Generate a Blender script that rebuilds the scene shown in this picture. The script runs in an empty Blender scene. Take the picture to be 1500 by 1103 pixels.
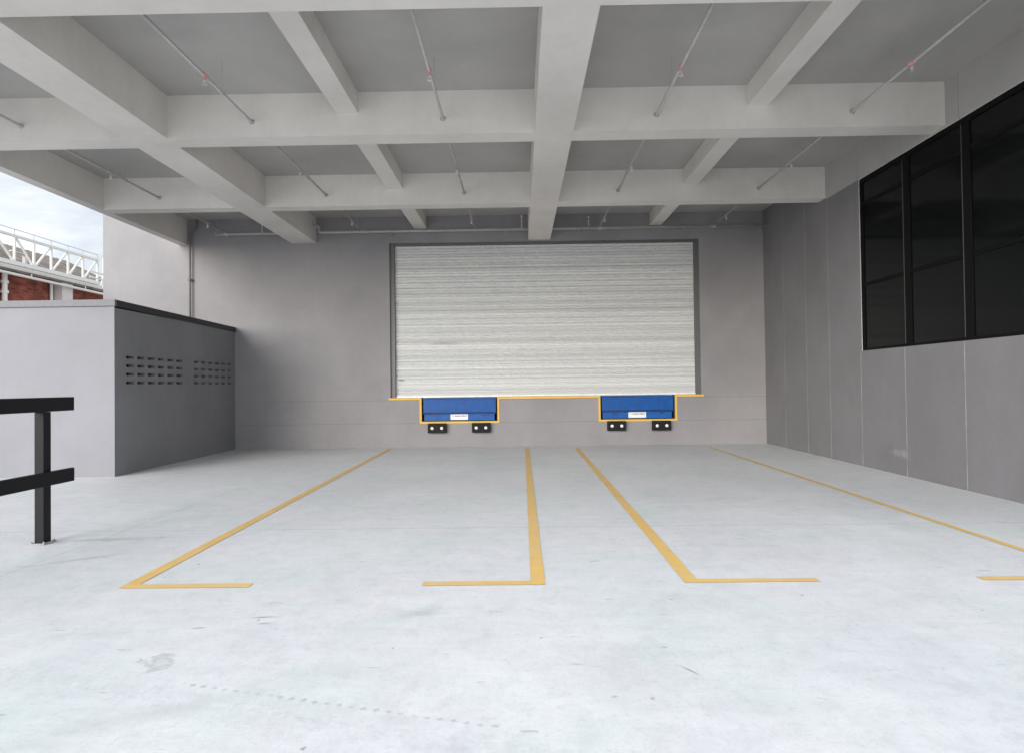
import bpy, bmesh, math, random
from mathutils import Vector, Matrix
random.seed(7)
SC = bpy.context.scene
COL = SC.collection
R = math.radians

# ------------------------------------------------------------------ node helpers
def new_mat(name):
    m = bpy.data.materials.new(name); m.use_nodes = True
    nt = m.node_tree
    return m, nt, nt.nodes['Principled BSDF']
def nd(nt, t, **k):
    n = nt.nodes.new(t)
    for a, v in k.items(): setattr(n, a, v)
    return n
def noise(nt, vec, scale, detail=5, rough=.6, dist=0):
    n = nd(nt, 'ShaderNodeTexNoise'); n.inputs['Scale'].default_value = scale
    n.inputs['Detail'].default_value = detail; n.inputs['Roughness'].default_value = rough
    n.inputs['Distortion'].default_value = dist
    nt.links.new(vec, n.inputs['Vector']); return n.outputs['Fac']
def coords(nt, scale=(1, 1, 1), rot=(0, 0, 0), loc=(0, 0, 0)):
    tc = nd(nt, 'ShaderNodeTexCoord'); mp = nd(nt, 'ShaderNodeMapping')
    mp.inputs['Scale'].default_value = scale; mp.inputs['Rotation'].default_value = rot
    mp.inputs['Location'].default_value = loc
    nt.links.new(tc.outputs['Object'], mp.inputs['Vector']); return mp.outputs['Vector']
def ramp(nt, fac, stops):
    r = nd(nt, 'ShaderNodeValToRGB'); e = r.color_ramp.elements
    while len(e) < len(stops): e.new(.5)
    for i, (p, c) in enumerate(stops):
        e[i].position = p
        e[i].color = (*c, 1) if isinstance(c, tuple) else (c, c, c, 1)
    nt.links.new(fac, r.inputs['Fac']); return r.outputs['Color']
def mix(nt, fac, a, b, mode='MIX'):
    m = nd(nt, 'ShaderNodeMix', data_type='RGBA', blend_type=mode)
    for sock, v in ((m.inputs[0], fac), (m.inputs[6], a), (m.inputs[7], b)):
        if isinstance(v, (int, float)): sock.default_value = v
        elif isinstance(v, tuple): sock.default_value = (*v, 1)
        else: nt.links.new(v, sock)
    return m.outputs[2]
def mth(nt, op, a, b=None, c=None, clamp=False):
    m = nd(nt, 'ShaderNodeMath', operation=op, use_clamp=clamp)
    for i, v in enumerate((a, b, c)):
        if v is None: continue
        if isinstance(v, (int, float)): m.inputs[i].default_value = v
        else: nt.links.new(v, m.inputs[i])
    return m.outputs[0]
def bump(nt, bs, h, strength, dist=.01):
    b = nd(nt, 'ShaderNodeBump'); b.inputs['Strength'].default_value = strength
    b.inputs['Distance'].default_value = dist
    nt.links.new(h, b.inputs['Height']); nt.links.new(b.outputs[0], bs.inputs['Normal'])

def paint_mat(name, base, var=.06, tint=(1, 1, 1), rough=.75, bscale=60, bstr=.15, lines=(), streak=0.0):
    """painted render / concrete: large cloudy variation, vertical streaks, trowel bump"""
    m, nt, bs = new_mat(name)
    v = coords(nt)
    n1 = noise(nt, v, .7, 4, .55, .3)
    n2 = noise(nt, coords(nt, (5, 5, .35)), 1.2, 4, .6)
    n3 = noise(nt, v, 9, 6, .65)
    lo = tuple(c * (1 - var * 2) for c in base); hi = tuple(min(1, c * (1 + var * 2) * t) for c, t in zip(base, tint))
    c = ramp(nt, n1, [(.3, lo), (.7, hi)])
    c = mix(nt, 1.0, c, ramp(nt, n3, [(.3, 1 - var), (.7, 1.0)]), 'MULTIPLY')
    if streak: c = mix(nt, 1.0, c, ramp(nt, n2, [(.35, 1 - streak), (.6, 1.0)]), 'MULTIPLY')
    if lines:
        sx = nd(nt, 'ShaderNodeSeparateXYZ'); tc = nd(nt, 'ShaderNodeTexCoord')
        nt.links.new(tc.outputs['Object'], sx.inputs[0])
        wob = mth(nt, 'MULTIPLY', mth(nt, 'SUBTRACT', noise(nt, coords(nt, (1, 1, .1)), .9, 3), .5), .03)
        z = mth(nt, 'ADD', sx.outputs[2], wob)
        for zl in lines:
            d = mth(nt, 'ABSOLUTE', mth(nt, 'SUBTRACT', z, zl))
            f = mth(nt, 'LESS_THAN', d, .009)
            f = mth(nt, 'MULTIPLY', f, .35)
            c = mix(nt, f, c, tuple(q * .45 for q in base))
    nt.links.new(c, bs.inputs['Base Color'])
    bs.inputs['Roughness'].default_value = rough
    bs.inputs['Specular IOR Level'].default_value = .3
    h = mth(nt, 'ADD', noise(nt, v, bscale, 3), mth(nt, 'MULTIPLY', noise(nt, v, 3, 3), 1.5))
    bump(nt, bs, h, bstr, .006)
    return m
def plain(name, base, rough=.5, metal=0, var=.12, scale=12, spec=.5, bstr=0.0):
    m, nt, bs = new_mat(name)
    n = noise(nt, coords(nt), scale, 5, .6)
    c = ramp(nt, n, [(.3, tuple(b * (1 - var) for b in base)), (.7, tuple(min(1, b * (1 + var)) for b in base))])
    nt.links.new(c, bs.inputs['Base Color'])
    r = mth(nt, 'ADD', mth(nt, 'MULTIPLY', n, .2), rough - .1)
    nt.links.new(r, bs.inputs['Roughness'])
    bs.inputs['Metallic'].default_value = metal
    bs.inputs['Specular IOR Level'].default_value = spec
    if bstr: bump(nt, bs, noise(nt, coords(nt), scale * 5, 3), bstr, .004)
    return m

M = {}
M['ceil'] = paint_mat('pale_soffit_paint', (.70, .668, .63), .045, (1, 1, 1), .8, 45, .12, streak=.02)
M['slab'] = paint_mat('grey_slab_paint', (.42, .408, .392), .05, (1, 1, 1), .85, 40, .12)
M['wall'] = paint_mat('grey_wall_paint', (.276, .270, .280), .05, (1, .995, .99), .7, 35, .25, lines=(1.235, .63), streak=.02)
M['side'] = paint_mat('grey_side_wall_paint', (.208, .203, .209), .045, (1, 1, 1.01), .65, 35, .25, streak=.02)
_m = M['side']; _nt = _m.node_tree; _bs = _nt.nodes['Principled BSDF']
_tc = nd(_nt, 'ShaderNodeTexCoord'); _sx = nd(_nt, 'ShaderNodeSeparateXYZ'); _nt.links.new(_tc.outputs['Object'], _sx.inputs[0])
_a = mth(_nt, 'DIVIDE', mth(_nt, 'SUBTRACT', _sx.outputs[1], 10.12), .30); _b = mth(_nt, 'DIVIDE', mth(_nt, 'SUBTRACT', _sx.outputs[2], .36), .10)
_d = mth(_nt, 'ADD', mth(_nt, 'SQRT', mth(_nt, 'ADD', mth(_nt, 'MULTIPLY', _a, _a), mth(_nt, 'MULTIPLY', _b, _b))), mth(_nt, 'MULTIPLY', mth(_nt, 'SUBTRACT', noise(_nt, coords(_nt), 9, 4), .5), 2.5))
_old = _bs.inputs['Base Color'].links[0].from_socket
_nt.links.new(mix(_nt, mth(_nt, 'MULTIPLY', mth(_nt, 'SUBTRACT', 1, _d, clamp=True), .28), _old, (.5, .5, .52)), _bs.inputs['Base Color'])
M['annex'] = paint_mat('grey_outbuilding_paint', (.245, .247, .27), .03, (1, 1, 1), .7, 35, .2, streak=.02)
M['annex_dark'] = paint_mat('dark_grey_outbuilding_paint', (.235, .235, .245), .05, (1, 1, 1), .65, 35, .25, streak=.03)
M['coping'] = plain('coping_paint', (.16, .16, .175), .6)
M['coping_shaded'] = plain('shaded_coping_paint', (.03, .03, .034), .55)
M['void'] = plain('dark_void', (.008, .008, .008), .9)
M['joint'] = plain('joint_sealant', (.31, .30, .30), .6, var=.3, scale=3)
M['guide'] = plain('galvanised_guide', (.13, .13, .13), .5, .3)
M['railpaint'] = plain('black_rail_paint', (.007, .007, .009), .5, spec=.22, bstr=.1)
M['plate'] = plain('worn_base_plate', (.34, .34, .34), .7, .2, .4, 40)
M['frame'] = plain('black_window_frame', (.004, .004, .004), .6, spec=.12)
M['pipe'] = plain('grey_painted_pipe', (.40, .385, .37), .45)
M['pipe_dark'] = plain('brown_grey_conduit', (.16, .14, .14), .5)
M['red'] = plain('faded_red_paint', (.60, .34, .33), .5)
M['brass'] = plain('sprinkler_metal', (.75, .74, .72), .3, .6)
M['bolt'] = plain('zinc_bolt', (.82, .82, .80), .4, .1)
M['rubber'] = plain('black_rubber', (.008, .008, .009), .7, spec=.3, bstr=.4, scale=30)
M['blue'] = plain('blue_leveller_paint', (.002, .072, .29), .4, spec=.3, var=.18, scale=5)
M['blue2'] = plain('blue_lip_paint', (.004, .09, .34), .42, spec=.3, var=.2, scale=7)
M['white'] = plain('white_label', (.75, .76, .78), .5, var=.03)
M['ink'] = plain('label_ink', (.12, .12, .15), .6)
M['truss'] = plain('white_truss_paint', (.74, .72, .68), .5, var=.05)
M['roofgrey'] = plain('weathered_roof', (.19, .16, .135), .8, var=.5, scale=1.2)
M['pink'] = plain('pale_column_paint', (.62, .56, .54), .7)

# yellow edging (steel) and yellow floor paint
def yellow(name, base, worn):
    m, nt, bs = new_mat(name)
    v = coords(nt)
    n = noise(nt, v, 3, 5, .6)
    c = ramp(nt, n, [(.3, tuple(b * .88 for b in base)), (.7, base)])
    w = ramp(nt, noise(nt, v, 26, 8, .75), [(.60 - worn, 0.0), (.72 - worn * .5, 1.0)])
    c = mix(nt, mth(nt, 'MULTIPLY', w, .55 if worn else .15), c, (.55, .53, .47))
    nt.links.new(c, bs.inputs['Base Color']); bs.inputs['Roughness'].default_value = .6
    bump(nt, bs, noise(nt, v, 90, 3), .2, .003)
    return m
M['yellow'] = yellow('yellow_edge_paint', (.76, .46, .08), 0)
M['yfloor'] = yellow('yellow_floor_paint', (.72, .46, .13), .06)
_nt = M['yfloor'].node_tree; _bs = _nt.nodes['Principled BSDF']; _o = _bs.inputs['Base Color'].links[0].from_socket
_o = mix(_nt, mth(_nt, 'MULTIPLY', ramp(_nt, noise(_nt, coords(_nt), 1.1, 6, .7), [(.40, 0.0), (.62, 1.0)]), .30), _o, (.60, .50, .33))
_nt.links.new(mix(_nt, mth(_nt, 'MULTIPLY', ramp(_nt, noise(_nt, coords(_nt, (1, 2.5, 1)), 6, 6, .75), [(.58, 0.0), (.70, 1.0)]), .4), _o, (.36, .28, .16)), _bs.inputs['Base Color'])

# glass
m, nt, bs = new_mat('black_tinted_glass')
bs.inputs['Base Color'].default_value = (.004, .005, .005, 1); bs.inputs['Roughness'].default_value = .075
bs.inputs['Specular IOR Level'].default_value = .13; bs.inputs['IOR'].default_value = 1.5
bump(nt, bs, noise(nt, coords(nt), .8, 2), .008, .02)
M['glass'] = m

# shutter: zinc-white slats, every slat slightly different, scuffs
m, nt, bs = new_mat('galvanised_shutter')
v = coords(nt, (.05, 1, 20)); v2 = coords(nt, (.5, 1, 3))
a = noise(nt, coords(nt, (.004, .01, 8)), 1.0, 4, .75); b_ = noise(nt, coords(nt, (.35, 1, 1.6)), 1.1, 4, .6)
c_ = noise(nt, coords(nt, (.03, .01, 26)), 1, 2, .5)
c = ramp(nt, a, [(.34, (.47, .485, .482)), (.5, (.60, .612, .607)), (.64, (.72, .73, .725))])
c = mix(nt, 1, c, ramp(nt, b_, [(.3, (.94, .95, .97)), (.7, (1, 1, .985))]), 'MULTIPLY')
c = mix(nt, mth(nt, 'MULTIPLY', ramp(nt, c_, [(.52, 0.0), (.72, 1.0)]), .20), c, (.42, .43, .43))
# a faint scuff
tc = nd(nt, 'ShaderNodeTexCoord'); sx = nd(nt, 'ShaderNodeSeparateXYZ'); nt.links.new(tc.outputs['Object'], sx.inputs[0])
def blob(cx, cz, rx, rz):
    dx = mth(nt, 'DIVIDE', mth(nt, 'SUBTRACT', sx.outputs[0], cx), rx); dz = mth(nt, 'DIVIDE', mth(nt, 'SUBTRACT', sx.outputs[2], cz), rz)
    d = mth(nt, 'ADD', mth(nt, 'MULTIPLY', dx, dx), mth(nt, 'MULTIPLY', dz, dz))
    return mth(nt, 'SUBTRACT', 1, d, clamp=True)
f = mth(nt, 'MULTIPLY', blob(-1.95, 2.72, .55, .045), .45)
f = mth(nt, 'ADD', f, mth(nt, 'MULTIPLY', blob(-3.12, 1.76, .12, .03), .9), clamp=True)
c = mix(nt, f, c, (.2, .2, .2))
nt.links.new(c, bs.inputs['Base Color']); bs.inputs['Roughness'].default_value = .6; bs.inputs['Metallic'].default_value = .1
M['shutter'] = m

# brick
m, nt, bs = new_mat('red_brick')
br = nd(nt, 'ShaderNodeTexBrick'); _t = nd(nt, 'ShaderNodeTexCoord'); _s = nd(nt, 'ShaderNodeSeparateXYZ'); _c = nd(nt, 'ShaderNodeCombineXYZ')
nt.links.new(_t.outputs['Object'], _s.inputs[0]); nt.links.new(_s.outputs[1], _c.inputs[0]); nt.links.new(_s.outputs[2], _c.inputs[1])
nt.links.new(_c.outputs[0], br.inputs['Vector'])
br.inputs['Color1'].default_value = (.37, .092, .055, 1); br.inputs['Color2'].default_value = (.20, .04, .026, 1)
br.inputs['Mortar'].default_value = (.24, .10, .07, 1); br.inputs['Scale'].default_value = 1
br.inputs['Brick Width'].default_value = .50; br.inputs['Row Height'].default_value = .20; br.inputs['Mortar Size'].default_value = .02
c = mix(nt, 1, br.outputs['Color'], ramp(nt, noise(nt, coords(nt), .8, 6, .7), [(.38, .45), (.6, 1.0)]), 'MULTIPLY')
nt.links.new(c, bs.inputs['Base Color']); bs.inputs['Roughness'].default_value = .9
M['brick'] = m

# concrete floor
m, nt, bs = new_mat('pale_concrete_floor')
v = coords(nt)
base = ramp(nt, noise(nt, v, .45, 6, .6, .4), [(.25, (.57, .605, .62)), (.5, (.655, .668, .678)), (.75, (.71, .718, .73))])
warm = ramp(nt, noise(nt, coords(nt, loc=(7, 3, 0)), .6, 4, .6), [(.42, 0.0), (.66, 1.0)])
base = mix(nt, mth(nt, 'MULTIPLY', warm, .55), base, (.64, .615, .65))
green = ramp(nt, noise(nt, coords(nt, loc=(-5, 11, 0)), .9, 5, .65), [(.48, 0.0), (.68, 1.0)])
base = mix(nt, mth(nt, 'MULTIPLY', green, .5), base, (.55, .63, .60))
sw = noise(nt, coords(nt, (1.2, 5, 1), (0, 0, .12)), 1.3, 6, .7, .6)          # trowel swirls
base = mix(nt, 1, base, ramp(nt, sw, [(.3, .93), (.6, 1.0)]), 'MULTIPLY')
sw2 = noise(nt, coords(nt, (1.6, 1.0, 1), (0, 0, -.55)), 2.4, 8, .75, 1.2)
base = mix(nt, 1, base, ramp(nt, sw2, [(.32, .935), (.55, 1.0)]), 'MULTIPLY')
blo = noise(nt, v, 5.5, 7, .75, .5)
base = mix(nt, 1, base, ramp(nt, blo, [(.36, .93), (.54, 1.0)]), 'MULTIPLY')
sp = noise(nt, v, 55, 4, .7)
base = mix(nt, 1, base, ramp(nt, sp, [(.3, .93), (.55, 1.0)]), 'MULTIPLY')
# sparse dark scuffs, stretched
sc = noise(nt, coords(nt, (1.0, 4.5, 1), (0, 0, .2)), 3.4, 3, .5, .3)
scm = ramp(nt, sc, [(.705, 0.0), (.73, 1.0)])
base = mix(nt, mth(nt, 'MULTIPLY', scm, .40), base, (.22, .22, .22))
pk = noise(nt, coords(nt, loc=(2, 9, 0)), 13, 2, .4)
base = mix(nt, mth(nt, 'MULTIPLY', ramp(nt, pk, [(.765, 0.0), (.785, 1.0)]), .55), base, (.16, .155, .15))
tc = nd(nt, 'ShaderNodeTexCoord'); sx = nd(nt, 'ShaderNodeSeparateXYZ'); nt.links.new(tc.outputs['Object'], sx.inputs[0])
X, Y = sx.outputs[0], sx.outputs[1]
def local(cx, cy, ang):                # rotated local coordinates
    dx = mth(nt, 'SUBTRACT', X, cx); dy = mth(nt, 'SUBTRACT', Y, cy); ca, sa = math.cos(ang), math.sin(ang)
    u = mth(nt, 'ADD', mth(nt, 'MULTIPLY', dx, ca), mth(nt, 'MULTIPLY', dy, sa))
    w = mth(nt, 'ADD', mth(nt, 'MULTIPLY', dx, -sa), mth(nt, 'MULTIPLY', dy, ca)); return u, w
def ell(u, w, ru, rw):
    a = mth(nt, 'DIVIDE', u, ru); b = mth(nt, 'DIVIDE', w, rw)
    return mth(nt, 'SQRT', mth(nt, 'ADD', mth(nt, 'MULTIPLY', a, a), mth(nt, 'MULTIPLY', b, b)))
nz = mth(nt, 'SUBTRACT', noise(nt, v, 7, 4, .6), .5)
def stain(cx, cy, ang, ru, rw, dark, col=(.30, .34, .34), ring=False):
    global base
    d = mth(nt, 'ADD', ell(*local(cx, cy, ang), ru, rw), mth(nt, 'MULTIPLY', nz, 3.4 if ring else 1.2))
    if ring:
        e = mth(nt, 'SUBTRACT', 1, mth(nt, 'MULTIPLY', mth(nt, 'ABSOLUTE', mth(nt, 'SUBTRACT', d, .8)), 4), clamp=True)
        e = mth(nt, 'ADD', mth(nt, 'MULTIPLY', e, .7), mth(nt, 'MULTIPLY', mth(nt, 'LESS_THAN', d, .8), .45), clamp=True)
    else: e = mth(nt, 'SUBTRACT', 1, d, clamp=True)
    base = mix(nt, mth(nt, 'MULTIPLY', e, dark), base, col)
stain(-2.14, 3.50, .9, .085, .13, .55, ring=True)
stain(-2.17, 3.98, .2, .07, .02, .7, (.2, .2, .2))
stain(-1.80, 4.16, .1, .13, .02, .9, (.25, .25, .26))
stain(-1.76, 4.05, .1, .06, .015, .9, (.25, .25, .26))
stain(-.75, 4.2, .4, .35, .12, .35)
stain(.50, 3.35, 1.9, .6, .28, .28, (.40, .40, .38))
stain(.86, 3.64, 0, .03, .02, .55, (.15, .15, .15))
stain(.66, 3.05, .8, .018,.015, .55, (.12, .12, .12))
stain(.47, 3.07, .3, .022, .010, .55, (.12, .12, .12))
stain(.93, 3.35, 2.2, .09, .012, .9, (.2, .2, .2))
stain(-4.4, 6.35, .1, .9, .09, .5, (.28, .29, .29))
stain(-4.2, 5.6, .6, .5, .06, .45, (.3, .31, .31))
stain(-4.98, 6.22, .0, .2, .1, .7, (.25, .25, .25))
stain(-1.9, 2.9, .5, .9, .12, .22)
stain(-.3, 2.6, 1.1, .3, .12, .3, (.38, .38, .45))
stain(3.57, 5.15, 0, .04, .02, .55, (.22, .22, .22))
# dotted tyre imprint
u, w = local(-1.95, 3.26, math.atan2(-.40, 1.62))
seg = mth(nt, 'MULTIPLY', mth(nt, 'GREATER_THAN', u, .1), mth(nt, 'LESS_THAN', u, 1.9))
pu = mth(nt, 'ABSOLUTE', mth(nt, 'SUBTRACT', mth(nt, 'FRACT', mth(nt, 'DIVIDE', u, .068)), .5))
w2 = mth(nt, 'ADD', w, mth(nt, 'MULTIPLY', pu, .012))
nf = mth(nt, 'MULTIPLY', mth(nt, 'SUBTRACT', noise(nt, v, 40, 4, .7), .5), .9)
dd = mth(nt, 'ADD', mth(nt, 'ADD', mth(nt, 'MULTIPLY', pu, 3.2), mth(nt, 'DIVIDE', mth(nt, 'ABSOLUTE', mth(nt, 'ADD', w2, mth(nt, 'MULTIPLY', nz, .05))), .017)), mth(nt, 'MULTIPLY', nf, 2.2))
dots = mth(nt, 'MULTIPLY', mth(nt, 'SUBTRACT', 1.25, dd, clamp=True), 1.6, clamp=True)
dots = mth(nt, 'MULTIPLY', mth(nt, 'MULTIPLY', dots, seg), ramp(nt, noise(nt, v, 5, 3), [(.30, .15), (.52, 1.0)]))
base = mix(nt, mth(nt, 'MULTIPLY', dots, .6), base, (.33, .35, .37))
# a broad faint scuffed band below the imprint
bandm = mth(nt, 'SUBTRACT', 1, mth(nt, 'DIVIDE', mth(nt, 'ABSOLUTE', mth(nt, 'ADD', w, .15)), .14), clamp=True)
bandm = mth(nt, 'MULTIPLY', bandm, ramp(nt, noise(nt, coords(nt, (1, 1, 1), (0, 0, .5)), 17, 6, .75, .6), [(.46, 0.0), (.62, 1.0)]))
base = mix(nt, mth(nt, 'MULTIPLY', bandm, .38), base, (.42, .45, .47))
gr = noise(nt, v, 24, 6, .8, .4)
base = mix(nt, 1, base, ramp(nt, gr, [(.36, .90), (.47, 1.0)]), 'MULTIPLY')
# saw-cut joints
def line(coord, at, wd, k, lo=None, hi=None, other=None):
    global base
    f = mth(nt, 'LESS_THAN', mth(nt, 'ABSOLUTE', mth(nt, 'SUBTRACT', coord, at)), wd)
    base = mix(nt, mth(nt, 'MULTIPLY', f, mth(nt, 'MULTIPLY', noise(nt, v, 2, 3), k)), base, (.33, .34, .34))
wob = mth(nt, 'ADD', Y, mth(nt, 'MULTIPLY', nz, .02)); line(wob, 6.72, .010, .9)
wob2 = mth(nt, 'ADD', X, mth(nt, 'MULTIPLY', nz, .02)); line(wob2, -4.52, .008, .9)
nt.links.new(base, bs.inputs['Base Color'])
rr = mth(nt, 'ADD', mth(nt, 'MULTIPLY', noise(nt, v, 2, 5), .3), .42)
nt.links.new(rr, bs.inputs['Roughness']); bs.inputs['Specular IOR Level'].default_value = .35
hh = mth(nt, 'ADD', mth(nt, 'MULTIPLY', sw, 1.2), mth(nt, 'MULTIPLY', sp, .35))
bump(nt, bs, hh, .25, .008)
M['floor'] = m
M['bounce_yard'] = plain('white_bounce_yard', (.80, .79, .77), .85, var=.06, scale=.6)
M['ground'] = plain('outer_ground', (.36, .36, .35), .9, var=.15, scale=.5)

# ------------------------------------------------------------------ mesh helpers
def box(bm, x0, x1, y0, y1, z0, z1):
    vs = [bm.verts.new((x, y, z)) for x in (x0, x1) for y in (y0, y1) for z in (z0, z1)]
    for f in ((0, 1, 3, 2), (4, 6, 7, 5), (0, 4, 5, 1), (2, 3, 7, 6), (0, 2, 6, 4), (1, 5, 7, 3)):
        bm.faces.new([vs[i] for i in f])
def bevbox(bm, x0, x1, y0, y1, z0, z1, b=.006, seg=2):
    t = bmesh.new(); box(t, x0, x1, y0, y1, z0, z1)
    bmesh.ops.recalc_face_normals(t, faces=t.faces[:])
    bmesh.ops.bevel(t, geom=t.edges[:], offset=b, segments=seg, affect='EDGES', profile=.5)
    merge(bm, t)
def merge(bm, t, mat=None):
    if mat is not None: bmesh.ops.transform(t, matrix=mat, verts=t.verts[:])
    me = bpy.data.meshes.new('tmp'); t.to_mesh(me); t.free(); bm.from_mesh(me); bpy.data.meshes.remove(me)
def tube(bm, pts, r, n=12, cap=True):
    pts = [Vector(p) for p in pts]; rings = []
    up0 = Vector((0, 0, 1))
    for i, p in enumerate(pts):
        if i == 0: d = pts[1] - p
        elif i == len(pts) - 1: d = p - pts[i - 1]
        else: d = (pts[i + 1] - p).normalized() + (p - pts[i - 1]).normalized()
        d.normalize()
        ref = up0 if abs(d.z) < .9 else Vector((0, 1, 0))
        a = d.cross(ref).normalized(); b = a.cross(d).normalized()
        rings.append([bm.verts.new(p + (a * math.cos(t) + b * math.sin(t)) * r) for t in [2 * math.pi * k / n for k in range(n)]])
    for r0, r1 in zip(rings, rings[1:]):
        for k in range(n): bm.faces.new((r0[k], r0[(k + 1) % n], r1[(k + 1) % n], r1[k]))
    if cap: bm.faces.new(rings[0]); bm.faces.new(rings[-1])
def elbow(p0, c, p1, r=.08, n=6):
    """polyline with a rounded corner at c"""
    p0, c, p1 = map(Vector, (p0, c, p1)); a = (p0 - c).normalized() * r; b = (p1 - c).normalized() * r
    return [c + a * (1 - t) ** 2 + b * t ** 2 for t in [i / n for i in range(n + 1)]]
def lathe(bm, prof, c, axis='z', n=14):
    rings = []
    for r, h in prof:
        ring = []
        for k in range(n):
            t = 2 * math.pi * k / n; a, b = r * math.cos(t), r * math.sin(t)
            p = {'z': (a, b, h), 'y': (a, h, b), 'x': (h, a, b)}[axis]
            ring.append(bm.verts.new(Vector(c) + Vector(p)))
        rings.append(ring)
    for r0, r1 in zip(rings, rings[1:]):
        for k in range(n): bm.faces.new((r0[k], r0[(k + 1) % n], r1[(k + 1) % n], r1[k]))
    bm.faces.new(rings[0]); bm.faces.new(rings[-1])
def holed(bm, us, vs, holes, put, depth):
    """grid wall of cells us x vs, leaving out the cells in holes; put(u,v,d) -> point; d 0 front, depth back"""
    def q(pts): bm.faces.new([bm.verts.new(put(*p)) for p in pts])
    H = set(holes)
    for i in range(len(us) - 1):
        for j in range(len(vs) - 1):
            if (i, j) in H: continue
            a, b, c, d = us[i], us[i + 1], vs[j], vs[j + 1]
            q([(a, c, 0), (b, c, 0), (b, d, 0), (a, d, 0)]); q([(a, c, depth), (a, d, depth), (b, d, depth), (b, c, depth)])
            for (di, dj, e) in ((-1, 0, [(a, c), (a, d)]), (1, 0, [(b, d), (b, c)]), (0, -1, [(b, c), (a, c)]), (0, 1, [(a, d), (b, d)])):
                ii, jj = i + di, j + dj
                if (ii, jj) in H or not (0 <= ii < len(us) - 1 and 0 <= jj < len(vs) - 1):
                    (u0, v0), (u1, v1) = e
                    q([(u0, v0, 0), (u1, v1, 0), (u1, v1, depth), (u0, v0, depth)])
def obj(name, bm, mat, parent=None, smooth=False, **tags):
    bmesh.ops.remove_doubles(bm, verts=bm.verts[:], dist=1e-5)
    bmesh.ops.recalc_face_normals(bm, faces=bm.faces[:])
    me = bpy.data.meshes.new(name); bm.to_mesh(me); bm.free()
    if smooth:
        for p in me.polygons: p.use_smooth = True
    for mm in (mat if isinstance(mat, list) else [mat]): me.materials.append(mm)
    o = bpy.data.objects.new(name, me); COL.objects.link(o)
    if parent is not None: o.parent = parent; o.matrix_parent_inverse = Matrix.Translation(-parent.location) if parent.type == 'EMPTY' else Matrix.Identity(4)
    for k, v in tags.items(): o[k] = v
    return o
def B(*boxes, bev=0):
    bm = bmesh.new()
    for b in boxes:
        if bev: bevbox(bm, *b, b=bev)
        else: box(bm, *b)
    return bm
def thing(name, label, cat, loc=(0, 0, 0), group=None):
    o = bpy.data.objects.new(name, None); COL.objects.link(o); o.location = loc
    o.empty_display_size = .2; o['label'] = label; o['category'] = cat
    if group: o['group'] = group
    return o
def copy_thing(src, loc, label):
    r = src.copy(); COL.objects.link(r); r.location = loc; r['label'] = label
    def kids(a, b):
        for ch in list(a.children):
            if ch is b or ch.name in done: continue
            c = ch.copy(); COL.objects.link(c); c.parent = b; done.add(c.name); kids(ch, c)
    done = set(); kids(src, r); return r
def sobj(name, bm, mat, **t):
    o = obj(name, bm, mat, None, **t); o['kind'] = 'structure'; return o

# ------------------------------------------------------------------ dimensions (metres)
YB = 15.60      # back wall
XR = 6.45       # right side wall
ZS = 5.41       # soffit of main beams
ZC = 6.07       # ceiling slab
ZM = 5.75       # soffit of the small beams
YF = 5.42       # front of canopy

# ------------------------------------------------------------------ ground
bm = bmesh.new()
bmesh.ops.create_grid(bm, x_segments=1, y_segments=1, size=1)
for v_ in bm.verts: v_.co = (v_.co.x * 900, v_.co.y * 900, -.03)
sobj('ground', bm, M['ground'])
sobj('concrete_floor', B((-60, 60, -1.5, YB + .1, -.4, 0)), M['floor'])

sobj('bounce_yard', B((-60, 60, -70, -1.504, -.4, 0)), M['bounce_yard'])  # unseen ground behind the camera, whitened to bounce light into the bay
# floor markings, 4 mm above the floor
def flat(polys, z=.004):
    bm = bmesh.new()
    for p in polys: bm.faces.new([bm.verts.new((x, y, z)) for x, y in p])
    return bm
def bay_line(pts, lab):
    """one closed outline with slightly wavering edges"""
    out = []
    n = len(pts)
    for i in range(n):
        a, b = Vector(pts[i]), Vector(pts[(i + 1) % n]); L = (b - a).length
        k = max(1, int(L / .25)); nrm = Vector((-(b - a).y, (b - a).x)).normalized() if L else Vector((0, 0))
        for j in range(k):
            out.append(a.lerp(b, j / k) + nrm * (random.uniform(-.003, .003) if j else 0))
    o = sobj('bay_marking', flat([[(p.x, p.y) for p in out]]), M['yfloor']); o['label'] = lab; o['group'] = 'yellow bay lines painted on the floor'
bay_line([(-3.255, 4.78), (-2.20, 4.78), (-2.20, 4.875), (-3.14, 4.875), (-3.29, 15.35), (-3.39, 15.35)], 'leftmost yellow floor line, long arm running to left of the shutter')
bay_line([(-.80, 4.78), (.19, 4.78), (.24, 15.15), (.135, 15.15), (.075, 4.875), (-.80, 4.875)], 'yellow floor line reaching the wall between the dock levellers, foot turned left')
bay_line([(1.31, 4.80), (2.395, 4.80), (2.395, 4.885), (1.43, 4.885), (1.49, 15.0), (1.385, 15.0)], 'yellow floor line nearest the right dock leveller, foot turned right')
bay_line([(4.675, 14.8), (4.655, 4.885), (3.69, 4.885), (3.69, 4.80), (4.735, 4.80), (4.75, 14.8)], 'rightmost yellow floor line, beside the dark window wall')

# ------------------------------------------------------------------ back wall
bw = thing('back_wall', 'grey painted rear wall holding the wide shutter and both dock pits', 'wall', (0, YB, 0))
us = [-11.0, -3.38, -2.565, -.575, 2.13, 4.075, 4.77, XR + .3]
vs_ = [-.3, .672, 1.255, 1.30, 5.375, 9.0]
holes = [(1, 3), (2, 3), (3, 3), (4, 3), (5, 3), (2, 1), (2, 2), (4, 1), (4, 2)]
bm = bmesh.new(); holed(bm, us, vs_, holes, lambda u, v, d: (u, YB + d, v), .30)
obj('wall_face', bm, M['wall'], bw)
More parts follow.
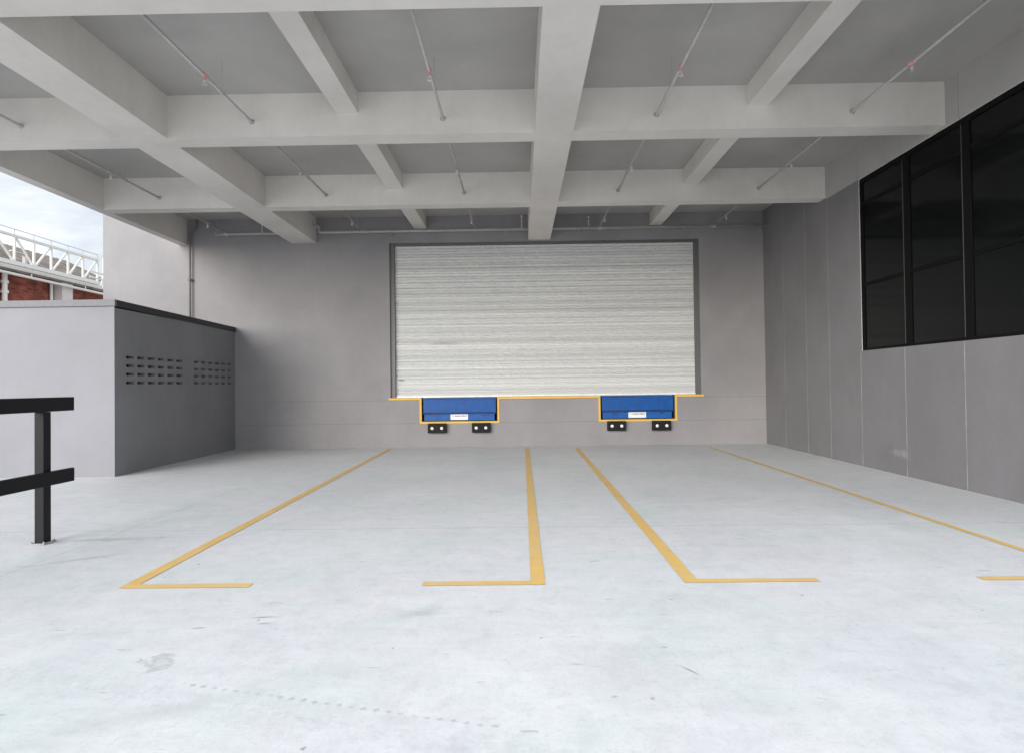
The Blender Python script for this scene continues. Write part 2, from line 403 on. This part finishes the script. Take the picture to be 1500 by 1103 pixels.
# pit linings
obj('pit_lining', B((-2.66, -.48, YB + .30, YB + 1.0, .55, 1.25)), M['void'], bw)
obj('pit_lining', B((2.03, 4.17, YB + .30, YB + 1.0, .55, 1.25)), M['void'], bw)
# roller shutter
sh_parts = thing
bm = bmesh.new()
x0, x1, y = -3.30, 4.69, YB + .15
z = 1.34; prev = None; rows = []
pitch = .0755
while z < 5.42:
    t = random.uniform(-.0022, .0022)
    for fz, dy in ((0, .0), (.14, -.007), (.42, -.011 + t), (.72, -.007 + t), (.88, .003), (1 - 1e-3, .003)):
        rows.append((z + fz * pitch, y + dy))
    z += pitch
vr = []
for zz, yy in rows:
    vr.append([bm.verts.new((x0 + (x1 - x0) * k / 8, yy, zz)) for k in range(9)])
for a, b in zip(vr, vr[1:]):
    for k in range(8): bm.faces.new((a[k], a[k + 1], b[k + 1], b[k]))
curtain = obj('roller_shutter', bm, M['shutter'], bw, label='pale galvanised ribbed roller shutter, closed')
obj('bottom_rail', B((-3.27, 4.66, YB + .115, YB + .16, 1.303, 1.345), bev=.004), M['bolt'], curtain)
obj('guide_rail', B((-3.378, -3.262, YB + .06, YB + .20, 1.302, 5.373)), M['guide'], curtain)
obj('guide_rail', B((4.652, 4.768, YB + .06, YB + .20, 1.302, 5.373)), M['guide'], curtain)
obj('lintel_trim', B((-3.262, 4.652, YB + .07, YB + .22, 5.31, 5.373)), M['guide'], curtain)
obj('backing', B((-3.37, 4.76, YB + .23, YB + .28, 1.302, 5.40)), M['void'], curtain)
# sealing angle on the wall corner beside the shutter
# yellow steel edging: a continuous stepped strip, 12 mm proud
def strip(pts, w, y0, y1):
    """orthogonal polyline strip; pts centreline in x,z; built as boxes butted with mitres by union outline"""
    bm = bmesh.new(); n = len(pts); L, Rr = [], []
    for i, (x, z) in enumerate(pts):
        d0 = Vector(pts[i]) - Vector(pts[i - 1]) if i else Vector(pts[1]) - Vector(pts[0])
        d1 = Vector(pts[i + 1]) - Vector(pts[i]) if i < n - 1 else d0
        d0.normalize(); d1.normalize()
        n0 = Vector((-d0.y, d0.x)); n1 = Vector((-d1.y, d1.x)); m_ = (n0 + n1); m_ /= max(.5, m_.dot(n0))
        L.append(Vector((x, z)) + m_ * w / 2); Rr.append(Vector((x, z)) - m_ * w / 2)
    for i in range(n - 1):
        q = [L[i], L[i + 1], Rr[i + 1], Rr[i]]
        f = [bm.verts.new((p.x, y0, p.y)) for p in q]; b = [bm.verts.new((p.x, y1, p.y)) for p in q]
        bm.faces.new(f); bm.faces.new(b[::-1])
        bm.faces.new((f[0], f[1], b[1], b[0])); bm.faces.new((f[2], f[3], b[3], b[2]))
        if i == 0: bm.faces.new((f[3], f[0], b[0], b[3]))
        if i == n - 2: bm.faces.new((f[1], f[2], b[2], b[1]))
    return bm
w = .052; zt = 1.272; zb = .648
obj('edge_trim', strip([(-3.43, zt), (-2.592, zt), (-2.592, zb), (-.548, zb), (-.548, zt), (2.103, zt), (2.103, zb), (4.102, zb), (4.102, zt), (4.83, zt)], w, YB - .014, YB - .001), M['yellow'], bw, label='yellow steel edging stepping down around both dock levellers')

# ------------------------------------------------------------------ dock levellers (top-level), bumpers (top-level)
def leveller(cx, wd, label):
    h = wd / 2 - .03
    t = thing('dock_leveller', label, 'dock leveller', (cx, YB + .1, .68), 'blue dock levellers below the shutter')
    zt_ = 1.288
    d = obj('deck_plate', B((cx - h, cx + h, YB + .02, YB + 1.0, zt_ - .035, zt_), bev=.003), M['blue'], t)
    bm = B((cx - h + .01, cx + h - .01, YB + .012, YB + .035, .90, zt_ - .037), bev=.004)
    obj('lip', bm, M['blue'], t)
    # lip hinge edge and two hooks
    bm = B((cx - h + .005, cx + h - .005, YB + .002, YB + .036, .868, .893), bev=.006)
    for s in (-1, 1):
        xx = cx + s * h * .66
        for f in (1,):
            vsx = [(xx - .07, .868), (xx + .07, .868), (xx + .03, .82), (xx - .03, .82)]
            a = [bm.verts.new((p[0], YB + .001, p[1])) for p in vsx]; b = [bm.verts.new((p[0], YB + .03, p[1])) for p in vsx]
            bm.faces.new(a); bm.faces.new(b[::-1])
            for i in range(4): bm.faces.new((a[i], a[(i + 1) % 4], b[(i + 1) % 4], b[i]))
    obj('lip_hinge', bm, plain('navy_hinge_paint', (.008, .035, .14), .45), t)
    f = obj('front_plate', B((cx - h + .03, cx + h - .045, YB + .032, YB + .06, .69, .862), bev=.003), M['blue2'], t)
    lb = obj('label_plate', B((cx + .0, cx + .46, YB + .022, YB + .033, .71, .855), bev=.001), M['white'], t)
    lb.location.x = -.24
    bm = bmesh.new(); x = cx - .19; rnd = random.Random(3)
    while x < cx + .17:                                        # row of small unreadable print
        q = rnd.uniform(.012, .034); hh_ = rnd.uniform(.02, .03)
        if rnd.random() > .12: box(bm, x, x + q, YB + .0205, YB + .0225, .812 - hh_ / 2, .812 + hh_ / 2)
        x += q + .008
    obj('print', bm, M['ink'], lb).location.x = .24 
    for s in (-1, 1): obj('toe_guard', B((cx + s * (h + .012) - .008, cx + s * (h + .012) + .008, YB + .05, YB + .9, .70, 1.25)), M['void'], t)
    return t
leveller(-1.57, 1.99, 'blue dock leveller below left half of the shutter')
leveller(3.1025, 1.945, 'blue dock leveller below right end of the shutter')

def bumper_src(x, label):
    t = thing('dock_bumper', label, 'dock bumper', (x, YB, .503), 'black rubber bumpers under the levellers')
    def loc(n, bm, m, p=None, **k):
        o = obj(n, bm, m, None, **k); o.parent = p or t; return o
    rb = loc('rubber_block', B((-.24, .24, -.13, -.002, -.125, .125), bev=.012), M['rubber'])
    for s in (-1, 1):
        bm = bmesh.new(); lathe(bm, [(.001, -.128), (.036, -.130), (.040, -.134), (.036, -.140), (.02, -.143), (.018, -.155), (.001, -.156)], (s * .125, 0, 0), 'y', 12)
        loc('bolt', bm, M['bolt'])
    return t
b0 = bumper_src(-2.152, 'black rubber bumper with two bolts, left one under the left leveller')
copy_thing(b0, (-1.00, YB, .503), 'black rubber bumper with two bolts, right one under the left leveller')
copy_thing(b0, (2.532, YB, .510), 'black rubber bumper with two bolts, left one under the right leveller')
copy_thing(b0, (3.70, YB, .506), 'black rubber bumper with two bolts, right one under the right leveller')

# ------------------------------------------------------------------ right side wall with window
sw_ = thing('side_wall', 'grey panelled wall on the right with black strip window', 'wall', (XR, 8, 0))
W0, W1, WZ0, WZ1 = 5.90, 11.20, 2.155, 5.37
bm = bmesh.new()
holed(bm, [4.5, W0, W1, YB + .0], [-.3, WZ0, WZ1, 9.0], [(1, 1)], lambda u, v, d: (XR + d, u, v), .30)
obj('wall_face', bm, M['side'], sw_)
jb = [(yj - .006, yj + .006, .002, ZC) for yj in (14.46, 13.36, 12.38)]
for yj in (11.262, 9.985, 8.66, 7.33, 6.0): jb += [(yj - .008, yj + .008, .002, WZ0 - .012), (yj - .007, yj + .007, WZ1 + .012, ZC)]
for a_, b__, c__, d_ in jb: obj('panel_joint', B((XR - (.0065 if c__ > 5 else .0025), XR + .02, a_ + .002, b__ - .002, c__, d_)), M['joint'], sw_)
obj('lightened_band', B((XR - .004, XR + .02, 5.94, 12.42, WZ1 + .012, ZC + .02)), M['slab'], sw_, label='top band of the wall, coloured paler for the light on it')  # thin sheet over the wall, upper brightness put into a paler colour
win = obj('window', B((XR + .035, XR + .06, W0, W1, WZ0, WZ1)), M['glass'], sw_, label='black tinted strip window')
bm = bmesh.new()
fr = XR + .010
box(bm, fr, fr + .05, W1 - .05, W1 - .002, WZ0 + .002, WZ1 - .002)
box(bm, fr, fr + .05, W0 + .002, W1 - .052, WZ1 - .075, WZ1 - .002)
box(bm, fr, fr + .05, W0 + .002, W1 - .052, WZ0 + .002, WZ0 + .045)
for ym in (9.915, 8.59, 7.265): box(bm, fr + .002, fr + .05, ym - .085, ym + .06, WZ0 + .047, WZ1 - .077)
for zm in (3.385, 4.90): box(bm, fr + .006, fr + .05, W0 + .002, W1 - .054, zm - .028, zm + .028)
obj('frame', bm, M['frame'], win)
bm = bmesh.new()
for ym in (9.915, 8.59, 7.265): box(bm, fr - .004, fr + .01, ym + .051, ym + .060, WZ0 + .05, WZ1 - .08)
obj('frame_bead', bm, plain('grey_bead', (.06, .06, .06), .5), win)
bm = bmesh.new()
box(bm, XR - .004, XR + .03, W1, W1 + .012, WZ0 - .01, WZ1 + .01)
box(bm, XR - .004, XR + .03, W0, W1, WZ1, WZ1 + .010)
obj('sealant_line', bm, plain('white_sealant', (.72, .70, .68), .5), win)

# ------------------------------------------------------------------ canopy
cn = thing('canopy', 'pale concrete canopy of crossing beams over the loading bay', 'canopy', (0, YF, 0))
XL = -8.97
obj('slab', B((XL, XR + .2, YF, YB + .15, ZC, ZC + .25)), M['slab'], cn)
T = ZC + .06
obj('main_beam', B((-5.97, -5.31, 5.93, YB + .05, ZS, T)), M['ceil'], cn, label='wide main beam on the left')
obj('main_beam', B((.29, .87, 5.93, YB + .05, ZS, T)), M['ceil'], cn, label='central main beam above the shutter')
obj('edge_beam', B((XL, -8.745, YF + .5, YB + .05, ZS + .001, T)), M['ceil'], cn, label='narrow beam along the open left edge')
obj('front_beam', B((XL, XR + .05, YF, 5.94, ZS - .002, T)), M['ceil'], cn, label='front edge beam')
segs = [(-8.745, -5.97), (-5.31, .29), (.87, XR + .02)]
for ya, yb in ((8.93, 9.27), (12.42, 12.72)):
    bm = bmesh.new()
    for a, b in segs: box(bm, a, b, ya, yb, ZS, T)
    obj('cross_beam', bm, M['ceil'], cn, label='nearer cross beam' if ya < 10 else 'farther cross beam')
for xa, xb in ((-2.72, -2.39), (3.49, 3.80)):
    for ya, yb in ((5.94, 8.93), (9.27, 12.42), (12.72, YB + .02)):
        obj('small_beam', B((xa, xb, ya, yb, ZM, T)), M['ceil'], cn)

# ------------------------------------------------------------------ sprinkler pipes
ZP = 5.64
def run(x, label, y0=5.96, hang=True):
    t = thing('sprinkler_pipe', label, 'pipe', (x, YB, ZP), 'sprinkler pipes under the canopy')
    bm = bmesh.new(); tube(bm, [(x, y0, ZP), (x, YB - .14, ZP)], .021, 12)
    obj('pipe', bm, M['pipe'], t, smooth=True)
    for yy in (8.925, 12.415):
        bm = bmesh.new(); lathe(bm, [(.03, -.012), (.042, 0), (.036, .012)], (x, yy, ZP), 'y', 14)
        obj('sleeve_ring', bm, M['pipe'], t)
    for k, yy in enumerate((7.57, 10.92, 14.35)):
        bm = bmesh.new()
        tube(bm, [(x, yy - .045, ZP), (x, yy + .045, ZP)], .032, 14)
        tube(bm, [(x, yy, ZP - .02), (x, yy, ZP - .06)], .018, 10)
        fit = obj('tee_fitting', bm, M['red'] if k == 0 else M['pipe'], t, smooth=False)
        bm = bmesh.new()
        lathe(bm, [(.014, -.055), (.02, -.062), (.02, -.072), (.010, -.078), (.008, -.105), (.005, -.112), (.030, -.114), (.030, -.118), (.004, -.121)], (x, yy, ZP), 'z', 14)
        for s in (-1, 1):
            tube(bm, [(x + s * .012, yy, ZP - .072), (x + s * .022, yy, ZP - .09), (x + s * .010, yy, ZP - .113)], .003, 6)
        obj('sprinkler_head', bm, M['brass'], t, smooth=False)
        bm = bmesh.new(); tube(bm, [(x, yy + .45, ZP + .015), (x, yy + .45, ZC + .01)], .0032, 6)
        lathe(bm, [(.028, -.012), (.030, 0), (.028, .012)], (x, yy + .45, ZP), 'y', 12)
        obj('hanger_rod', bm, M['pipe'], t)
    return t
run(-7.55, 'grey ceiling pipe nearest the open left edge')
run(-4.01, 'grey ceiling pipe just right of the wide left main beam')
run(-1.10, 'grey ceiling pipe just left of the central main beam')
run(2.125, 'grey ceiling pipe just right of the central main beam')
run(5.06, 'rightmost grey ceiling pipe, above the black window')

# header pipe along the back wall, with its step by the left main beam
YH = YB - .30; r_ = .034
t = thing('header_pipe', 'long horizontal grey pipe along the back wall above the shutter', 'pipe', (0, YH, 5.66))
bm = bmesh.new()
pts = [(-5.40, YH, 5.78)] + elbow((-5.40, YH, 5.78), (-5.14, YH, 5.78), (-5.14, YH, 5.61), .06) + elbow((-5.14, YH, 5.78), (-5.14, YH, 5.61), (-4, YH, 5.61), .06) + [(XR + .05, YH, 5.62)]
tube(bm, pts, r_, 12); obj('pipe', bm, M['pipe'], t, smooth=True)
for x in (-4.01, -1.10, 2.125, 5.06):
    bm = bmesh.new(); tube(bm, [(x - .06, YH, 5.615), (x + .06, YH, 5.615)], r_ + .008, 12); obj('coupling', bm, M['pipe'], t)
for x in (-3.3, -.3, 1.6, 4.3): obj('bracket', B((x - .015, x + .015, YH - .03, YB - .001, 5.572, 5.580)), M['pipe'], t)
def drop(x, y, z0, z1, t):
    bm = bmesh.new(); tube(bm, [(x, y, z0), (x, y, z1)], .014, 8)
    lathe(bm, [(.02, 0), (.028, .01), (.028, .03), (.012, .04)], (x, y, z1 - .02), 'z', 10)
    lathe(bm, [(.012, 0), (.034, .006), (.034, .012), (.005, .016)], (x, y, z0 - .01), 'z', 10)
    return obj('riser_nipple', bm, M['brass'], t)
drop(.12, YH, 5.64, 5.95, t); drop(1.85, YH, 5.64, 5.90, t)
t = thing('short_header_pipe', 'short horizontal grey pipe on the wall left of the wide main beam', 'pipe', (-7, YH, 5.645))
bm = bmesh.new(); tube(bm, [(-7.80, YH, 5.60), (-5.60, YH, 5.60)], .034, 12)
obj('pipe', bm, M['pipe'], t, smooth=True)
bm = bmesh.new(); tube(bm, [(-7.55 - .06, YH, 5.60), (-7.55 + .06, YH, 5.60)], .046, 12)
obj('coupling', bm, M['pipe'], t)
bm = bmesh.new(); lathe(bm, [(.03, 0), (.044, .01), (.044, .05)], (-7.84, YH, 5.60), 'x', 12)
obj('end_cap', bm, M['pipe'], t)
drop(-6.62, YH, 5.62, 5.84, t)

# conduit down the wall at the left edge beam
t = thing('downpipe', 'thin brown grey conduit down the wall behind the outbuilding', 'pipe', (-8.64, YB - .08, 3))
bm = bmesh.new(); yy = YB - .08
tube(bm, [(-8.45, yy, 6.05), (-8.45, yy, 5.98)] + elbow((-8.45, yy, 5.98), (-8.46, yy, 5.86), (-8.63, yy, 5.66), .06) + elbow((-8.46, yy, 5.86), (-8.64, yy, 5.66), (-8.64, yy, 5.3), .06) + [(-8.64, yy, .0)], .025, 12)
obj('pipe', bm, M['pipe_dark'], t, smooth=True)
for z in (4.47, 2.6):
    bm = bmesh.new(); lathe(bm, [(.034, -.03), (.046, -.025), (.046, .025), (.034, .03)], (-8.64, yy, z), 'z', 12); box(bm, -8.70, -8.58, yy + .02, YB - .001, z - .012, z + .012)
    obj('pipe_clamp', bm, M['pipe_dark'], t)

# ------------------------------------------------------------------ outbuilding at the left
ob = thing('outbuilding', 'low grey flat roofed block at left with dark vented side', 'outbuilding', (-12, 10.93, 0))
AX, AY = -7.50, 10.93
obj('front_wall', B((-24, AX - .20, AY, AY + .2, -.2, 3.15), (AX - .2, AX, AY, AY + .012, -.2, 3.149)), M['annex'], ob)
# side wall with two openings for the vent panels
v1 = (11.16, 13.21); v2 = (13.53, 15.53); vz = (1.66, 2.32)
bm = bmesh.new()
holed(bm, [AY + .0125, v1[0], v1[1], v2[0], v2[1], YB - .004], [-.2, vz[0], vz[1], 3.12], [(1, 1), (3, 1)], lambda u, v, d: (AX - d, u, v), .19)
obj('side_wall', bm, M['annex_dark'], ob, label='dark grey side with two grids of vent slots')
def vents(ya, yb, starts, wd, name='vent_panel'):
    us = [ya]
    for s in starts: us += [s, s + wd]
    us.append(yb); vv = [vz[0]]
    for z in (1.735, 1.897, 2.059, 2.221): vv += [z - .026, z + .026]
    vv.append(vz[1])
    hol = [(i, j) for i in range(1, 12, 2) for j in range(1, 8, 2)]
    bm = bmesh.new(); holed(bm, us, vv, hol, lambda u, v, d: (AX + .004 - d, u, v), .11)
    # small projecting surround on each block column
    for s in starts:
        for z in (1.735, 1.897, 2.059, 2.221):
            box(bm, AX + .0045, AX + .010, s - .03, s + wd + .03, z + .028, z + .044)
    o = obj(name, bm, M['annex_dark'], ob)
    obj('vent_void', B((AX - .15, AX - .12, ya + .01, yb - .01, vz[0] + .01, vz[1] - .01)), M['void'], o)
vents(*v1, [11.255 + .333 * k for k in range(6)], .225)
vents(*v2, [13.625 + .317 * k for k in range(6)], .19)
obj('coping', B((-24, AX + .034, AY - .035, AY + .02, 3.152, 3.275), bev=.004), M['coping'], ob, label='light coping over the front')
bm = B((AX - .22, AX + .035, AY + .022, YB - .003, 3.15, 3.272), bev=.004)
for v_ in bm.verts: v_.co.z -= .065 * (v_.co.y - AY) / (YB - AY)
obj('coping', bm, M['coping_shaded'], ob, label='coping over the side, its shade put into the colour')  # same coping as the front, side shade painted in as near-black
obj('roof', B((-24, AX - .225, AY + .205, YB - .003, 3.0, 3.12)), M['coping'], ob)

# ------------------------------------------------------------------ railing
t = thing('railing', 'black steel railing with two rails at left edge of the floor', 'railing', (-5.03, 6.22, 0))
PX0, PX1 = -5.085, -4.985
for yc in (6.222, 4.30, 2.38):
    bm = bmesh.new()
    # hollow section post: two flanges and a web give the line down its middle
    bevbox(bm, PX0, PX1, yc - .05, yc + .05, .012, 1.379, b=.006)
    p = obj('post', bm, M['railpaint'], t)
    bp = obj('base_plate', B((PX0 - .03, PX1 + .03, yc - .085, yc + .085, .001, .012), bev=.003), M['plate'], t)
    for sx_, sy in ((a_, b__) for a_ in (PX0 - .015, PX1 + .015) for b__ in (-.068, .068)):
        bm = bmesh.new(); lathe(bm, [(.012, .012), (.012, .022), (.007, .023), (.006, .032), (.001, .033)], (sx_, yc + sy, 0), 'z', 6)
        obj('anchor_bolt', bm, M['plate'], bp)
obj('top_rail', B((PX0 + .0, PX1 + .0, 1.0, 6.605, 1.381, 1.531), bev=.008), M['railpaint'], t)
obj('lower_rail', B((PX1 + .001, PX1 + .05, 1.0, 6.54, .607, .752), bev=.006), M['railpaint'], t)

# ------------------------------------------------------------------ background left: brick shed with white truss
BX = -30.0
bs_ = thing('brick_building', 'red brick shed under a weathered roof beyond the outbuilding', 'building', (BX - 1, 38, 0))
obj('wall', B((BX - 1.6, BX - 1.2, 22, 46.0, -.1, 8.95)), M['brick'], bs_)
obj('wall', B((BX - 12, BX - 1.6, 45.7, 46.0, -.1, 8.95)), M['brick'], bs_, label='brick end wall')
bm = bmesh.new()
N = 60; ya, yb = 20.0, 47.0
def rz(x): return 9.35 + (BX - .9 - x) * .50
prev = None
for i in range(N * 2 + 1):
    yy = ya + (yb - ya) * i / (N * 2); dz = .05 if i % 2 else 0
    cur = [bm.verts.new((x, yy, rz(x) + dz)) for x in (BX - .9, BX - 6)]
    if prev: bm.faces.new((prev[0], prev[1], cur[1], cur[0]))
    prev = cur
rf = obj('roof', bm, M['roofgrey'], bs_)
obj('fascia', B((BX - .96, BX - .86, ya, yb, 8.98, 9.32)), M['truss'], rf)
obj('soffit_beam', B((BX - .86, BX - .5, ya, 46, 8.84, 8.97)), M['roofgrey'], bs_)
obj('column', B((BX - 1.15, BX - .55, 39.4, 40.35, 0, 8.83)), M['pink'], bs_, label='pale square column')
bm = bmesh.new(); tube(bm, [(BX - 1.0, 35.45, 8.9), (BX - 1.0, 35.45, 0)], .14, 12)
for z in (8.2, 7.6): lathe(bm, [(.15, -.1), (.2, -.08), (.2, .08), (.15, .1)], (BX - 1.0, 35.45, z), 'z', 12)
obj('downpipe', bm, M['truss'], bs_, smooth=False)
bm = bmesh.new(); tube(bm, [(BX - 1.05, 39.1, 8.9), (BX - 1.05, 39.1, 0)], .09, 12)
obj('downpipe', bm, M['truss'], bs_)
bm = bmesh.new(); tube(bm, [(BX - .3, 20, 8.70), (BX - .3, 46, 8.58)], .085, 12)
for yy in (24, 28, 32, 36.6, 41.2, 44.5): tube(bm, [(BX - .3, yy, 8.68), (BX - .3, yy, 8.86)], .03, 8); 
obj('service_pipe', bm, M['truss'], bs_)
obj('rear_pipes', B((BX - 1.4, BX - 1.2, 37.2, 37.35, 9.4, 10.3), (BX - 1.4, BX - 1.2, 36.2, 37.35, 10.22, 10.3)), M['pink'], bs_)

tr = thing('roof_truss', 'white steel lattice truss in front of the brick shed', 'truss', (BX, 38, 0))
nodes = [24.2, 25.7, 27.2, 28.7, 30.3, 31.9, 33.4, 34.98, 36.40, 37.77, 39.20, 40.55, 41.95]
ztop, zbot = 10.86, 9.22
def bar(bm, a, b, s):
    a, b = Vector(a), Vector(b); d = (b - a); L = d.length
    tb = bmesh.new(); box(tb, -s / 2, s / 2, -s / 2, s / 2, 0, L)
    merge(bm, tb, Matrix.Translation(a) @ d.to_track_quat('Z', 'Y').to_matrix().to_4x4())
for nm, z, s in (('top_chord', ztop, .14), ('bottom_chord', zbot, .24)):
    bm = bmesh.new(); bar(bm, (BX, 20, z), (BX, 42.02, z), s); obj(nm, bm, M['truss'], tr)
for yy in nodes:
    bm = bmesh.new(); bar(bm, (BX, yy, zbot + .12), (BX, yy, ztop - .07), .11); obj('upright', bm, M['truss'], tr)
for i, (a, b) in enumerate(zip(nodes, nodes[1:])):
    bm = bmesh.new()
    if i < 8: bar(bm, (BX, a + .1, ztop - .09), (BX, b - .1, zbot + .13), .095)
    else: bar(bm, (BX, a + .12, zbot + .13), (BX, b - .1, ztop - .09), .095)
    obj('diagonal', bm, M['truss'], tr)
bm = bmesh.new(); tube(bm, [(BX, 20, 11.28), (BX, 42, 11.24)], .02, 6)
for yy in nodes: tube(bm, [(BX, yy, ztop), (BX, yy, 11.27)], .02, 6)
obj('safety_wire', bm, M['pipe'], tr)
bm = bmesh.new()
for zz in (9.55, 9.95): bar(bm, (BX + .0, 41.2, zz), (BX, 42.6, zz), .09)
bar(bm, (BX, 42.6, 9.0), (BX, 42.6, 11.1), .12); bar(bm, (BX, 42.3, zbot - .2), (BX, 42.6, 9.9), .1)
obj('end_bracket', bm, M['truss'], tr)

# ------------------------------------------------------------------ camera
f_px = 870.0
cam = bpy.data.cameras.new('camera'); co = bpy.data.objects.new('camera', cam); COL.objects.link(co)
cam.sensor_width = 36; cam.lens = f_px / 1500 * 36; cam.clip_end = 3000; cam.clip_start = .05
yaw = math.atan(10 / f_px); pit = math.atan(12.5 / f_px); rol = .0125
F = Vector((-math.sin(yaw) * math.cos(pit), math.cos(yaw) * math.cos(pit), math.sin(pit)))
R0 = Vector((math.cos(yaw), math.sin(yaw), 0)); U0 = R0.cross(F)
Rt = R0 * math.cos(rol) - U0 * math.sin(rol); Up = U0 * math.cos(rol) + R0 * math.sin(rol)
mt = Matrix((Rt, Up, -F)).transposed().to_4x4(); mt.translation = (0, 0, 1.6)
co.matrix_world = mt; SC.camera = co

# ------------------------------------------------------------------ sky, sun
SUN_EL, SUN_AZ = R(15), R(-152)        # azimuth from +Y, clockwise
w = bpy.data.worlds.new('World'); SC.world = w; w.use_nodes = True
nt = w.node_tree; bg = nt.nodes['Background']
sky = nd(nt, 'ShaderNodeTexSky', sky_type='NISHITA'); sky.sun_disc = False
sky.sun_elevation = SUN_EL; sky.sun_rotation = SUN_AZ; sky.air_density = 1; sky.dust_density = 2
tc = nd(nt, 'ShaderNodeTexCoord'); mp = nd(nt, 'ShaderNodeMapping'); mp.inputs['Scale'].default_value = (1, 1, 2.6)
nt.links.new(tc.outputs['Generated'], mp.inputs['Vector'])
cl = noise(nt, mp.outputs['Vector'], 2.2, 8, .58, .3)
cm = ramp(nt, cl, [(.36, .45), (.56, .97)])
cc = ramp(nt, noise(nt, mp.outputs['Vector'], 3.1, 6, .6), [(.35, (7.6, 8.2, 8.9)), (.65, (10.2, 10.5, 10.9))])
skyc = mix(nt, cm, sky.outputs[0], cc)
# the overcast is brightest round the hidden sun, behind and left of the camera
dp = nd(nt, 'ShaderNodeVectorMath', operation='DOT_PRODUCT'); nt.links.new(tc.outputs['Generated'], dp.inputs[0]); dp.inputs[1].default_value = (-.30, -.94, .15)
mr = nd(nt, 'ShaderNodeMapRange'); nt.links.new(dp.outputs['Value'], mr.inputs['Value'])
for k_, v_ in (('From Min', -1), ('From Max', 1), ('To Min', .51), ('To Max', 1.45)): mr.inputs[k_].default_value = v_
nt.links.new(mix(nt, 1, skyc, mr.outputs[0], 'MULTIPLY'), bg.inputs['Color'])
bg.inputs['Strength'].default_value = .08
sun = bpy.data.lights.new('sun', 'SUN'); sun.energy = 1.5; sun.angle = R(42); sun.color = (1, .975, .95)
so = bpy.data.objects.new('sun', sun); COL.objects.link(so)
d = Vector((math.sin(SUN_AZ) * math.cos(SUN_EL), math.cos(SUN_AZ) * math.cos(SUN_EL), math.sin(SUN_EL)))
so.rotation_euler = d.to_track_quat('Z', 'Y').to_euler(); so.location = (0, -20, 30)

SC.view_settings.view_transform = 'Standard'; SC.view_settings.look = 'None'
SC.view_settings.gamma = 1; SC.view_settings.exposure = 1.06
SC.render.resolution_x = 1024; SC.render.resolution_y = 752
SC.cycles.diffuse_bounces = 5; SC.cycles.max_bounces = 10
